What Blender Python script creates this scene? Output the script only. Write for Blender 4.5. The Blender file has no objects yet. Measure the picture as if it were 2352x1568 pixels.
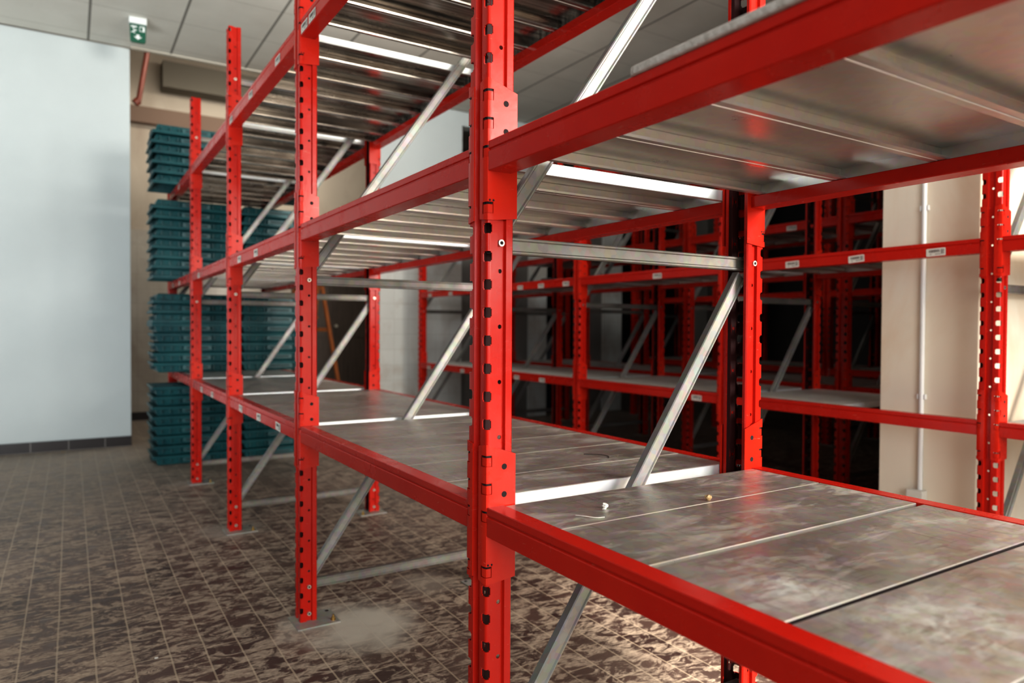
import bpy, bmesh, math, random
from mathutils import Vector, Matrix
random.seed(7)
C = bpy.context.scene.collection
PI = math.pi

# ------------------------------------------------------------------ helpers
def link(o, parent=None):
    C.objects.link(o)
    if parent is not None:
        o.parent = parent
    return o

def tag(o, label=None, cat=None, group=None, kind=None):
    if label: o['label'] = label
    if cat: o['category'] = cat
    if group: o['group'] = group
    if kind: o['kind'] = kind
    return o

def empty(name, loc=(0, 0, 0), rot=(0, 0, 0)):
    o = bpy.data.objects.new(name, None)
    o.empty_display_size = 0.05
    o.location = loc; o.rotation_euler = rot
    return link(o)

class MB:
    """collects polygons into one mesh"""
    def __init__(s): s.v = []; s.f = []; s.m = []
    def quad(s, pts, mi=0):
        b = len(s.v); s.v += [tuple(p) for p in pts]; s.f.append(tuple(range(b, b + len(pts)))); s.m.append(mi)
    def box(s, x0, y0, z0, x1, y1, z1, mi=0, M=None):
        p = [Vector(q) for q in ((x0,y0,z0),(x1,y0,z0),(x1,y1,z0),(x0,y1,z0),(x0,y0,z1),(x1,y0,z1),(x1,y1,z1),(x0,y1,z1))]
        if M is not None: p = [M @ q for q in p]
        b = len(s.v); s.v += [tuple(q) for q in p]
        for f in ((0,3,2,1),(4,5,6,7),(0,1,5,4),(1,2,6,5),(2,3,7,6),(3,0,4,7)):
            s.f.append(tuple(b + i for i in f)); s.m.append(mi)
    def prism(s, prof, a, b, M=None, mi=0, closed=True, caps=True):
        """profile [(u,v)] swept from w=a to w=b ; default axes u->x, v->z, w->y ; M transforms"""
        n = len(prof); base = len(s.v)
        for w in (a, b):
            for u, v in prof:
                q = Vector((u, w, v))
                if M is not None: q = M @ q
                s.v.append(tuple(q))
        rng = range(n) if closed else range(n - 1)
        for i in rng:
            j = (i + 1) % n
            s.f.append((base + i, base + j, base + n + j, base + n + i)); s.m.append(mi)
        if closed and caps:
            s.f.append(tuple(base + i for i in reversed(range(n)))); s.m.append(mi)
            s.f.append(tuple(base + n + i for i in range(n))); s.m.append(mi)
    def cyl(s, p0, p1, r, n=16, mi=0, r1=None):
        p0 = Vector(p0); p1 = Vector(p1); d = (p1 - p0).normalized()
        a = d.orthogonal().normalized(); c = d.cross(a)
        base = len(s.v); r1 = r if r1 is None else r1
        for p, rr in ((p0, r), (p1, r1)):
            for i in range(n):
                t = 2 * PI * i / n
                s.v.append(tuple(p + (a * math.cos(t) + c * math.sin(t)) * rr))
        for i in range(n):
            j = (i + 1) % n
            s.f.append((base + i, base + j, base + n + j, base + n + i)); s.m.append(mi)
        s.f.append(tuple(base + i for i in reversed(range(n)))); s.m.append(mi)
        s.f.append(tuple(base + n + i for i in range(n))); s.m.append(mi)
    def mesh(s, name, mats, weld=True, smooth=None, recalc=True):
        me = bpy.data.meshes.new(name)
        me.from_pydata(s.v, [], s.f)
        for m in (mats if isinstance(mats, (list, tuple)) else [mats]): me.materials.append(m)
        for p, mi in zip(me.polygons, s.m): p.material_index = mi
        if weld or recalc:
            bm = bmesh.new(); bm.from_mesh(me)
            if weld: bmesh.ops.remove_doubles(bm, verts=bm.verts, dist=1e-5)
            if recalc: bmesh.ops.recalc_face_normals(bm, faces=bm.faces)
            bm.to_mesh(me); bm.free()
        if smooth:
            for p in me.polygons: p.use_smooth = True
            me.set_sharp_from_angle(angle=math.radians(smooth))
        me.update()
        return me
    def obj(s, name, mats, parent=None, **k):
        return link(bpy.data.objects.new(name, s.mesh(name, mats, **k)), parent)

def new(name, me, parent=None, loc=(0, 0, 0), rot=(0, 0, 0)):
    o = bpy.data.objects.new(name, me)
    o.location = loc; o.rotation_euler = rot
    return link(o, parent)

def bevel(o, w=0.001, seg=2):
    b = o.modifiers.new('bevel', 'BEVEL'); b.width = w; b.segments = seg; b.limit_method = 'ANGLE'
    return o

def copy_tree(o, parent=None):
    c = o.copy(); C.objects.link(c)
    if parent is not None: c.parent = parent
    for ch in [x for x in KIDS.get(o.name, [])]:
        copy_tree(ch, c)
    return c
KIDS = {}
def index_kids(root):
    for o in root.children:
        KIDS.setdefault(root.name, []).append(o)
        index_kids(o)

# ------------------------------------------------------------------ materials
class NT:
    def __init__(s, name):
        s.m = bpy.data.materials.new(name); s.m.use_nodes = True
        s.t = s.m.node_tree; s.b = s.t.nodes['Principled BSDF']
    def n(s, typ, **k):
        o = s.t.nodes.new(typ)
        for a, b in k.items(): setattr(o, a, b)
        return o
    def l(s, a, b): s.t.links.new(a, b)
    def coord(s, scale=(1, 1, 1), rot=(0, 0, 0), loc=(0, 0, 0), kind='Object'):
        tc = s.n('ShaderNodeTexCoord'); mp = s.n('ShaderNodeMapping')
        mp.inputs['Scale'].default_value = scale; mp.inputs['Rotation'].default_value = rot; mp.inputs['Location'].default_value = loc
        s.l(tc.outputs[kind], mp.inputs['Vector']); return mp.outputs['Vector']
    def world(s, scale=(1, 1, 1), loc=(0, 0, 0)):
        g = s.n('ShaderNodeNewGeometry'); mp = s.n('ShaderNodeMapping')
        mp.inputs['Scale'].default_value = scale; mp.inputs['Location'].default_value = loc
        s.l(g.outputs['Position'], mp.inputs['Vector']); return mp.outputs['Vector']
    def noise(s, vec, scale=5, detail=5, rough=.55, dist=0.):
        o = s.n('ShaderNodeTexNoise')
        o.inputs['Scale'].default_value = scale; o.inputs['Detail'].default_value = detail
        o.inputs['Roughness'].default_value = rough; o.inputs['Distortion'].default_value = dist
        s.l(vec, o.inputs['Vector']); return o.outputs['Fac']
    def ramp(s, fac, stops, interp='LINEAR'):
        r = s.n('ShaderNodeValToRGB'); r.color_ramp.interpolation = interp
        e = r.color_ramp.elements
        while len(e) < len(stops): e.new(.5)
        for i, (p, c) in enumerate(stops):
            e[i].position = p
            e[i].color = (c, c, c, 1) if not isinstance(c, (tuple, list)) else (c[0], c[1], c[2], 1)
        s.l(fac, r.inputs['Fac']); return r.outputs['Color']
    def mix(s, fac, a, b, blend='MIX'):
        m = s.n('ShaderNodeMix', data_type='RGBA', blend_type=blend)
        for sock, v in ((m.inputs[0], fac), (m.inputs[6], a), (m.inputs[7], b)):
            if hasattr(v, 'links'): s.l(v, sock)
            elif isinstance(v, (int, float)): sock.default_value = v
            else: sock.default_value = (v[0], v[1], v[2], 1)
        return m.outputs[2]
    def math(s, op, a, b=0.):
        m = s.n('ShaderNodeMath', operation=op)
        for sock, v in ((m.inputs[0], a), (m.inputs[1], b)):
            if hasattr(v, 'links'): s.l(v, sock)
            else: sock.default_value = v
        return m.outputs[0]
    def bump(s, h, strength=.1, dist=.01):
        b = s.n('ShaderNodeBump'); b.inputs['Strength'].default_value = strength; b.inputs['Distance'].default_value = dist
        s.l(h, b.inputs['Height']); s.l(b.outputs['Normal'], s.b.inputs['Normal'])
    def col(s, c):
        if hasattr(c, 'links'): s.l(c, s.b.inputs['Base Color'])
        else: s.b.inputs['Base Color'].default_value = (c[0], c[1], c[2], 1)
    def rough(s, r):
        if hasattr(r, 'links'): s.l(r, s.b.inputs['Roughness'])
        else: s.b.inputs['Roughness'].default_value = r
    def metal(s, v):
        if hasattr(v, 'links'): s.l(v, s.b.inputs['Metallic'])
        else: s.b.inputs['Metallic'].default_value = v

def simple(name, c, rough=.5, metal=0., noise=0., nscale=8, bump=0.):
    t = NT(name); t.rough(rough); t.metal(metal)
    v = t.world()
    f = t.noise(v, nscale, 5)
    k = 1 - noise
    t.col(t.ramp(f, [(.25, (c[0]*k, c[1]*k, c[2]*k)), (.75, (min(1, c[0]*(1+noise)), min(1, c[1]*(1+noise)), min(1, c[2]*(1+noise))))]))
    if bump: t.bump(t.noise(v, nscale*6, 4), bump, .003)
    return t.m

def mat_red(name, base, pale):
    t = NT(name)
    v = t.world()
    a = t.noise(v, 7, 4)
    c = t.ramp(a, [(.3, base), (.72, (base[0]*1.1, base[1]*1.5, base[2]*1.3))])
    sc = t.noise(t.world((9, 9, 38)), 3.2, 6, .62, .6)          # scuffs where paint is rubbed pale
    sm = t.ramp(sc, [(.66, 0.), (.71, 1.)])
    c = t.mix(t.math('MULTIPLY', sm, .35), c, pale)
    dk = t.noise(t.world((30, 30, 30)), 4, 6, .7)
    dm = t.ramp(dk, [(.70, 0.), (.74, 1.)])
    c = t.mix(t.math('MULTIPLY', dm, .5), c, (.03, .006, .005))
    t.col(c)
    t.rough(t.ramp(t.noise(v, 12, 5), [(.3, .16), (.75, .34)]))
    t.b.inputs['Specular IOR Level'].default_value = .20
    t.bump(t.noise(v, 55, 3), .06, .004)
    return t.m

RED = mat_red('red_paint', (.45, .011, .005), (.58, .20, .14))
REDO = mat_red('orange_red_paint', (.74, .040, .010), (.8, .35, .22))

def mat_galv(name, c0, c1, rough0=.28, rough1=.5, dirt=0., metal=.85, streak=(1, 1, 1), bumpk=.03):
    t = NT(name); v = t.world()
    big = t.noise(v, 5, 5, .6, .4)
    c = t.ramp(big, [(.28, c0), (.72, c1)])
    spg = t.n('ShaderNodeTexVoronoi'); spg.inputs['Scale'].default_value = 70; t.l(v, spg.inputs['Vector'])
    c = t.mix(.10, c, spg.outputs['Color'], 'OVERLAY')
    r = t.ramp(t.noise(v, 9, 6, .6), [(.3, rough0), (.75, rough1)])
    if dirt:
        # hand-wide smears, swirling drag marks and dry dust left on the deck
        d = t.noise(t.world((2.6, 6.5, 1)), 2.6, 10, .72, .35)
        dm = t.ramp(d, [(.50, 0.), (.68, 1.)])
        c = t.mix(t.math('MULTIPLY', dm, dirt), c, (.38, .335, .28))
        d2 = t.noise(t.world((4, 4, 1), (3, 1, 0)), 2.2, 7, .7, 2.2)
        line = t.ramp(d2, [(.485, 0.), (.5, 1.), (.515, 0.)])
        m2 = t.ramp(t.noise(t.world((1, 1, 1), (5, 5, 0)), 2.4, 3), [(.5, 0.), (.62, 1.)])
        c = t.mix(t.math('MULTIPLY', t.math('MULTIPLY', line, m2), .45), c, (.05, .04, .04))
        d3 = t.noise(t.world((5, 4, 1), (8, 2, 0)), 3.0, 10, .78, .3)
        c = t.mix(t.math('MULTIPLY', t.ramp(d3, [(.60, 0.), (.70, 1.)]), .25), c, (.62, .62, .58))
        sc = t.noise(t.world((26, 3, 1), (1, 8, 0)), 2.5, 4, .5, .3)
        c = t.mix(t.math('MULTIPLY', t.ramp(sc, [(.67, 0.), (.69, 1.)]), .35), c, (.7, .68, .62))
        for sc_, lo, k in (((60, 6, 1), (2, 7, 0), .30), ((8, 70, 1), (4, 1, 0), .28)):
            q = t.noise(t.world(sc_, lo), 2.0, 4, .5, .15)
            c = t.mix(t.math('MULTIPLY', t.ramp(q, [(.62, 0.), (.66, 1.)]), k), c, (.20, .165, .14))
        rusty = t.noise(t.world((3, 3, 1), (11, 3, 0)), 2.0, 8, .7, .3)
        c = t.mix(t.math('MULTIPLY', t.ramp(rusty, [(.50, 0.), (.66, 1.)]), .22), c, (.24, .13, .085))
        for (cx, cy, rr) in ((.13, -.535, .10), (.20, -.70, .16), (.10, -.86, .12)):      # dry plaster dust spilled near the front edge
            g_ = t.n('ShaderNodeNewGeometry'); dd = t.n('ShaderNodeVectorMath', operation='DISTANCE'); dd.inputs[1].default_value = (cx, cy, .643); t.l(g_.outputs['Position'], dd.inputs[0])
            qn = t.noise(t.world((7, 12, 1), (cx, 0, 0)), 2.4, 10, .8, .4)
            mr = t.n('ShaderNodeMapRange'); mr.inputs[1].default_value = rr; mr.inputs[2].default_value = rr * .2; mr.inputs[3].default_value = 0; mr.inputs[4].default_value = 1
            t.l(dd.outputs['Value'], mr.inputs[0])
            mk = t.math('MULTIPLY', t.ramp(qn, [(.42, 0.), (.60, 1.)]), mr.outputs[0])
            c = t.mix(t.math('MULTIPLY', mk, .8), c, (.66, .67, .63)); dm = t.math('MAXIMUM', dm, mk)
        t.metal(t.math('SUBTRACT', metal, t.math('MULTIPLY', dm, metal*.7)))
        r = t.mix(dm, r, (.62, .62, .62))
    else:
        t.metal(metal)
    t.col(c); t.rough(r)
    if bumpk: t.bump(t.noise(t.world(streak), 20, 4), bumpk, .004)
    return t.m

DECK = mat_galv('deck_steel_worn', (.44, .415, .38), (.58, .555, .515), .30, .46, dirt=.38, metal=.75)
DECKU = mat_galv('deck_steel', (.64, .63, .595), (.70, .69, .65), .27, .34, metal=.85, bumpk=0)
DECKP = mat_galv('deck_steel_dusty', (.46, .46, .43), (.62, .62, .58), .5, .7, metal=.25, bumpk=0)
DECKF = mat_galv('deck_flange_lit', (.70, .74, .76), (.82, .86, .88), .30, .42, metal=.55, bumpk=0)  # paler copy of the deck steel, paints window light onto the side flanges
DECKT = NT('deck_steel_painted_reflections'); _v = DECKT.world((.9, 34, 3))  # dark and bright streaks paint reflections onto the top shelf panels
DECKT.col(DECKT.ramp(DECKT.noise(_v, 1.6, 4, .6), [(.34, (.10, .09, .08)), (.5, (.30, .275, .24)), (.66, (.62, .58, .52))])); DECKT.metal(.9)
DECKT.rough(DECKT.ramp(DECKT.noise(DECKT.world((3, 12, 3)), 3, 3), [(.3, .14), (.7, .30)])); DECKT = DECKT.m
GALV = mat_galv('galvanised_brace', (.22, .21, .195), (.36, .35, .33), .42, .58, metal=.5)
GALVD = mat_galv('galvanised_brace_dull', (.13, .12, .105), (.27, .25, .225), .42, .6, metal=.45, bumpk=.2)
PLATE = mat_galv('dusty_plate', (.30, .31, .28), (.45, .45, .41), .4, .6, metal=.5)
BOLT = simple('zinc_bolt', (.62, .58, .50), .35, .8, .1)
BRASS = simple('yellow_zinc', (.42, .27, .08), .4, .8, .2)
HOLE = simple('hole_dark', (.012, .004, .004), .9)

# ------------------------------------------------------------------ dimensions
P = .05                       # slot pitch
BAY = 1.2012
PW, PD = .067, .055           # post width along the row, post depth
DEP = .742                    # frame depth
HT = 2.358
def zk(k): return 1.541 - P * k

# ------------------------------------------------------------------ post mesh (corner at origin, opens toward +x)
def post_mesh(mat):
    w, d = PW, PD
    # profile from the lip of the -y flange round to the middle of the face : (x, y, tag of the segment that ends here)
    r = .0045
    cor = [(r - r*math.sin(t), r - r*math.cos(t)) for t in [math.radians(22.5*i) for i in range(5)]]
    half = [(d, .010, ''), (d, .003, ''), (d - .003, 0, ''), (.0395, 0, ''), (.0378, .0065, ''), (.0232, .0065, 'H'), (.0215, 0, ''),
            (.0100, 0, ''), (.0078, 0, 'E')] + [(x, y, 'S') for x, y in cor] + [(0, .0125, 'S'), (0, .0150, 'E'), (0, .0215, ''), (.0095, .0245, ''), (.0095, w/2, 'F')]
    pts = [(x, y) for x, y, g in half]
    tags = [h[2] for h in half[1:]]
    pts = pts + [(x, w - y) for x, y in pts[:-1]][::-1]
    tags = tags + tags[::-1]
    k = len(half) - 1
    slots = [zk(i) for i in range(-16, 31)]
    hs, e = .0092, .0025
    lv = [0.]
    for z in sorted(slots):
        lv += [z - hs, z - hs + e, z + hs - e, z + hs]
    lv.append(HT)
    mb = MB()
    def isin(zm):
        for z in slots:
            if z - hs < zm < z + hs:
                return 'mid' if z - hs + e < zm < z + hs - e else 'end'
        return None
    holes = sorted(slots)[0::2]
    for a in range(len(lv) - 1):
        z0, z1 = lv[a], lv[a + 1]
        s = isin((z0 + z1) / 2)
        for i in range(len(pts) - 1):
            t = tags[i]
            (xa, ya), (xb, yb) = pts[i], pts[i + 1]
            if t == 'S' and s: continue
            if t == 'E' and s == 'mid': continue
            if t in 'HF' and t and s is None and (z1 - z0) > .02:
                # land between two slots; every second one carries a round hole in the groove
                zc = (z0 + z1) / 2
                idx = int(round((zc - zk(30)) / P - .5))
                if idx % 2 == (0 if t == 'H' else 0):
                    L = math.hypot(xb - xa, yb - ya); r = .0040 if t == 'H' else .0036
                    if t == 'F':
                        # the face groove is two half segments: build the hole once on the first half span
                        if i != k - 1: continue
                        (xa, ya), (xb, yb) = pts[i], pts[i + 2]
                        L = math.hypot(xb - xa, yb - ya)
                    def P3(u, z):
                        return (xa + (xb - xa) * u / L, ya + (yb - ya) * u / L, z)
                    uc = L / 2; hh = .0065
                    mb.quad([P3(0, z0), P3(L, z0), P3(L, zc - hh), P3(0, zc - hh)])
                    mb.quad([P3(0, zc + hh), P3(L, zc + hh), P3(L, z1), P3(0, z1)])
                    N = 12
                    def sqp(th):
                        cx, cz = math.cos(th), math.sin(th)
                        m = max(abs(cx) / uc, abs(cz) / hh)
                        return (uc + cx / m, zc + cz / m)
                    ang = [2 * PI * j / N for j in range(N)]
                    corner = math.atan2(hh, uc)
                    allang = sorted(ang + [corner, PI - corner, PI + corner, 2 * PI - corner])
                    for j in range(len(allang)):
                        t0 = allang[j]; t1 = allang[(j + 1) % len(allang)]
                        if j == len(allang) - 1: t1 += 2 * PI
                        if t1 - t0 < 1e-6: continue
                        q0 = sqp(t0); q1 = sqp(t1)
                        mb.quad([P3(uc + r*math.cos(t0), zc + r*math.sin(t0)), P3(*q0), P3(*q1), P3(uc + r*math.cos(t1), zc + r*math.sin(t1))])
                    continue
            if t == 'F' and i == k and s is None and (z1 - z0) > .02:
                zc = (z0 + z1) / 2
                idx = int(round((zc - zk(30)) / P - .5))
                if idx % 2 == 0: continue
            mb.quad([(xa, ya, z0), (xb, yb, z0), (xb, yb, z1), (xa, ya, z1)])
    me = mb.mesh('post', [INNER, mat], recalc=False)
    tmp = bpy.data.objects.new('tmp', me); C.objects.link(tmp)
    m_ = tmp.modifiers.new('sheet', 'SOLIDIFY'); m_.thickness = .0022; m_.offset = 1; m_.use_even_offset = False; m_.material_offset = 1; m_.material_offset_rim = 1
    out = bpy.data.meshes.new_from_object(tmp.evaluated_get(bpy.context.evaluated_depsgraph_get()))
    bpy.data.objects.remove(tmp); out.name = 'post'
    for p in out.polygons: p.use_smooth = True
    out.set_sharp_from_angle(angle=math.radians(32))
    return out

INNER = simple('red_paint_inner_shade', (.045, .002, .002), .7, 0, .1)  # near-black red puts the shade inside posts and slots into the colour
POST = post_mesh(RED)
def add_post(parent, x, rear=False, y=0., name='post'):
    o = new(name, POST, parent, (x, y, 0), (0, 0, 0))
    if rear: o.scale = (-1, 1, 1)
    return o

# brace : lipped channel between two points in the frame plane (x,z)
def brace_mesh(L, mat):
    mb = MB()
    prof = [(-.007, -.0155), (-.009, -.0135), (-.009, -.011), (-.006, -.0085), (-.0060, .0085), (-.009, .011), (-.009, .0135), (-.007, .0155), (.009, .0155), (.0105, .014), (.0105, .009), (.009, .009), (.009, .0138), (-.0062, .0138),
            (-.0072, .0125), (-.0042, .0092), (-.0042, -.0092), (-.0072, -.0125), (-.0062, -.0138), (.009, -.0138), (.009, -.009), (.0105, -.009), (.0105, -.014), (.009, -.0155)]
    # sweep along local z ; u = local x (thickness, along world y), v = width
    n = len(prof); b = 0
    for w in (0, L):
        for u, v in prof: mb.v.append((w, u, v))
    for i in range(n):
        j = (i + 1) % n
        mb.f.append((i, j, n + j, n + i)); mb.m.append(0)
    mb.f.append(tuple(reversed(range(n)))); mb.m.append(0)
    mb.f.append(tuple(n + i for i in range(n))); mb.m.append(0)
    return mb.mesh('brace', mat, smooth=35)
_bc = {}
def add_brace(parent, x0, z0, x1, z1, y=PW/2):
    L = math.hypot(x1 - x0, z1 - z0); key = round(L, 3)
    a = math.atan2(z1 - z0, x1 - x0)
    if key not in _bc: _bc[key] = brace_mesh(key, GALV if abs(a) > .1 else GALVD)
    return new('diagonal_brace' if abs(a) > .1 else 'horizontal_brace', _bc[key], parent, (x0, y, z0), (0, -a, 0))

def bolt_mesh():
    mb = MB(); mb.cyl((0, -.0045, 0), (0, .002, 0), .0062, 16); mb.cyl((0, -.0052, 0), (0, -.0044, 0), .0035, 6, 1)
    return mb.mesh('bolt', [BOLT, HOLE], smooth=40)
BOLTM = bolt_mesh()

def plate_mesh():
    mb = MB(); mb.box(-.021, -.052, 0, .118, .070, .004)
    mb.cyl((.104, .055, .004), (.104, .055, .0046), .0065, 14, 1)
    o = mb.mesh('foot_plate', [PLATE, HOLE]); return o
PLATEM = plate_mesh()
def anchor_mesh():
    mb = MB(); mb.cyl((0, 0, 0), (0, 0, .002), .0085, 20); mb.cyl((0, 0, .002), (0, 0, .009), .0065, 6); mb.cyl((0, 0, .009), (0, 0, .017), .0035, 10, r1=.003)
    return mb.mesh('anchor_bolt', BRASS)
ANCH = anchor_mesh()

ZB, ZM, ZT = .116, 1.116, 2.116
def make_frame(detail=True):
    root = empty('upright_frame')
    f = add_post(root, 0); r = add_post(root, DEP, True)
    xa, xb = .012, DEP - .012
    for z in (ZB, ZM, ZT): add_brace(root, xa + .012, z, xb - .012, z)
    add_brace(root, .040, .135, .700, 1.088)
    add_brace(root, .050, 1.150, .708, 2.085)
    for post, sx in ((f, 1), (r, 1)):
        for z in (ZB, ZM, ZT, .028):
            b = new('bolt', BOLTM, post, (.0295, .0035, z))
        pl = new('foot_plate', PLATEM, post)
        if detail:
            new('anchor_bolt', ANCH, post, (.100, -.028, .004))
    return root
FRAME = make_frame()
index_kids(FRAME)

# ------------------------------------------------------------------ step beam with end connectors, runs from y=0 to y=LEN between posts
LEN = BAY - PW
def beam_body():
    prof = [(.0015, 0), (.0345, 0), (.036, -.0015), (.036, -.026), (.0465, -.026), (.048, -.0275), (.048, -.0515), (.0465, -.053), (.0015, -.053), (0, -.0515),
            (0, -.0190), (.0035, -.0165), (.0035, -.0150), (.0005, -.0130), (.0005, -.0015)]
    mb = MB(); mb.prism(prof, .003, LEN - .003)
    return mb.mesh('shelf_beam', REDO if False else RED, smooth=30)
BEAM = beam_body()

def connector_mesh():
    """end plate on the post at y in [-PW..0] side: local frame: post occupies y<0 (its +y... mirrored later).
       Here the beam is at y<0 and the post corner is at (0,0): face plate lies on x=-t for y in 0..+.024, side plate on y=-t."""
    t0, t = .0006, .0030
    zt, zb = .1055, -.139                       # relative to the beam top
    wy = .0225; wx = .060
    prof = [(-t0, wy), (-t0, .0035), (.0010, .0000), (.0045, -t0), (wx, -t0)]      # inner line (x,y)
    out = [(-t, wy), (-t, .0030), (-.0008, -.0022), (.0040, -t), (wx, -t)]
    hooks = [.0820, .0320, -.0175, -.1170]
    hz = .0100
    lv = [zb]
    for h in sorted(hooks): lv += [h - hz, h + hz]
    lv.append(zt)
    mb = MB()
    # columns: 0 face flat far part, 1 face near corner, 2 corner, 3 side near corner, 4 rest of side
    cols = [((-t, wy), (-t, .0125)), ((-t, .0125), (-t, .0030)), ((-t, .0030), (-.0008, -.0022)), ((-.0008, -.0022), (.0040, -t)), ((.0040, -t), (.0105, -t)), ((.0105, -t), (wx, -t))]
    def ztop(x, y):                              # slanted top edge
        return zt + .006 - (max(0, x) / wx) * .020 - (max(0, y) / wy) * .004
    def zbot(x, y):
        return zb + (max(0, x - .03) / .03) * .006 + (max(0, y) / wy) * .003
    for a in range(len(lv) - 1):
        z0, z1 = lv[a], lv[a + 1]
        ish = any(abs((z0 + z1) / 2 - h) < .004 for h in hooks)
        for ci, ((xa, ya), (xb, yb)) in enumerate(cols):
            if ish and ci in (1, 2, 3, 4): continue
            q0a = zbot(xa, ya) if a == 0 else z0; q0b = zbot(xb, yb) if a == 0 else z0
            q1a = ztop(xa, ya) if a == len(lv) - 2 else z1; q1b = ztop(xb, yb) if a == len(lv) - 2 else z1
            mb.quad([(xa, ya, q0a), (xb, yb, q0b), (xb, yb, q1b), (xa, ya, q1a)])
    # hook tongues pressed in through the slots
    for h in hooks:
        cc = [(-t + .0012, .0118), (-t + .0012, .0034), (.0004, -.0010), (.0042, -t + .0012), (.0098, -t + .0012)]
        for i in range(4):
            (xa, ya), (xb, yb) = cc[i], cc[i + 1]
            mb.quad([(xa, ya, h - hz + .0008), (xb, yb, h - hz + .0008), (xb, yb, h + hz - .0042), (xa, ya, h + hz - .0042)])
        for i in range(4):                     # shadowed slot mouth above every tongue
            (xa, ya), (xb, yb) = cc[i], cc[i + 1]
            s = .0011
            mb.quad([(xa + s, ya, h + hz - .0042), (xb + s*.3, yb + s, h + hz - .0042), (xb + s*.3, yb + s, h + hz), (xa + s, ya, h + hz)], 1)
    # edge thickness strips (top rim, side rim)
    mb.quad([(wx, -t, zbot(wx, 0)), (wx, -t0, zbot(wx, 0)), (wx, -t0, ztop(wx, 0)), (wx, -t, ztop(wx, 0))])
    mb.quad([(-t, wy, zbot(0, wy)), (-t0, wy, zbot(0, wy)), (-t0, wy, ztop(0, wy)), (-t, wy, ztop(0, wy))])
    oi = [(-t, wy), (-t, .0030), (-.0008, -.0022), (.0040, -t), (wx, -t)]
    ii = [(-t0, wy), (-t0, .0035), (.0010, 0), (.0045, -t0), (wx, -t0)]
    for i in range(4):
        for fz in (ztop, zbot):
            (xa, ya), (xb, yb) = oi[i], oi[i + 1]; (xc, yc), (xd, yd) = ii[i + 1], ii[i]
            mb.quad([(xa, ya, fz(xa, ya)), (xb, yb, fz(xb, yb)), (xc, yc, fz(xb, yb)), (xd, yd, fz(xa, ya))])
    # bolt holes : two above the beam on the side plate, two pin holes below near the bend
    for zz in (.070, .020):
        mb.cyl((.036, -t - .0001, zz), (.036, -t - .0003, zz), .0055, 16, 1)
    for xx in (.0030, .0105):
        mb.cyl((xx, -t - .0001 if xx > .004 else -.0032, -.104), (xx, -t - .0005, -.104), .0020, 8, 1)
    return mb.mesh('end_connector', [RED2, HOLE], weld=True, smooth=30, recalc=False)
RED2 = mat_red('red_paint_connector', (.50, .015, .006), (.62, .24, .17))
CONN = connector_mesh()

LABW = simple('label_paper', (.62, .60, .54), .6, 0, .05)
INK = simple('label_ink', (.10, .07, .07), .7)
def barcode_mesh(seed):
    rnd = random.Random(seed); mb = MB()
    W, H = .070, .029                             # lies in the y-z plane on x=-0.0012
    def r(y0, y1, z0, z1, x, mi): mb.quad([(x, y0, z0), (x, y1, z0), (x, y1, z1), (x, y0, z1)], mi)
    n = 5; pts = []
    for cy, cz, a0 in ((W/2 - .003, H/2 - .003, 0), (-W/2 + .003, H/2 - .003, 90), (-W/2 + .003, -H/2 + .003, 180), (W/2 - .003, -H/2 + .003, 270)):
        for i in range(n):
            a = math.radians(a0 + 90 * i / (n - 1)); pts.append((cy + .003 * math.cos(a), cz + .003 * math.sin(a)))
    mb.quad([(-.0004, y, z) for y, z in pts], 0)
    y = W/2 - .010
    while y > -W/2 + .021:
        w = rnd.choice((.0006, .0009, .0015)); r(y - w, y, -.001, .0095, -.0007, 1); y -= w + rnd.choice((.0006, .0010))
    for k, cy in enumerate((W/2 - .013, .002, -W/2 + .025)):            # short figure groups under the bars
        for j in range(2 if k != 1 else 3):
            yy = cy - j * .0036; r(yy - .0024, yy, -.0095, -.0055, -.0007, 1); r(yy - .0017, yy - .0008, -.0085, -.0068, -.0009, 0)
    for j in range(4):                                                 # block of small print at the right end
        zz = .0095 - j * .0046; r(-W/2 + .005, -W/2 + .017, zz - .0030, zz, -.0007, 1); r(-W/2 + .0085, -W/2 + .0095, zz - .003, zz, -.0009, 0)
    return mb.mesh('barcode_label', [LABW, INK], weld=False, recalc=False)
BARC = [barcode_mesh(i) for i in range(3)]

ORD = ['first', 'second', 'third', 'fourth', 'fifth', 'sixth', 'seventh', 'eighth', 'ninth', 'tenth']
def add_beam(x, y, ztop, rear, label, group, stickers=(), conn=True):
    o = new('shelf_beam', BEAM, None, (x, y, ztop))
    tag(o, label, 'beam', group)
    if rear: o.scale = (-1, 1, 1)
    if conn:
        # near end: post lies at y<0 side ; far end: post at y>LEN
        new('end_connector', CONN, o, (0, LEN, 0))
        c = new('end_connector', CONN, o, (0, 0, 0)); c.scale = (1, -1, 1)
    for i, (sy, tilt) in enumerate(stickers):
        new('barcode_label', BARC[i % 3], o, (-.0006, sy, -.036), (tilt, 0, 0))
    return o

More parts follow.
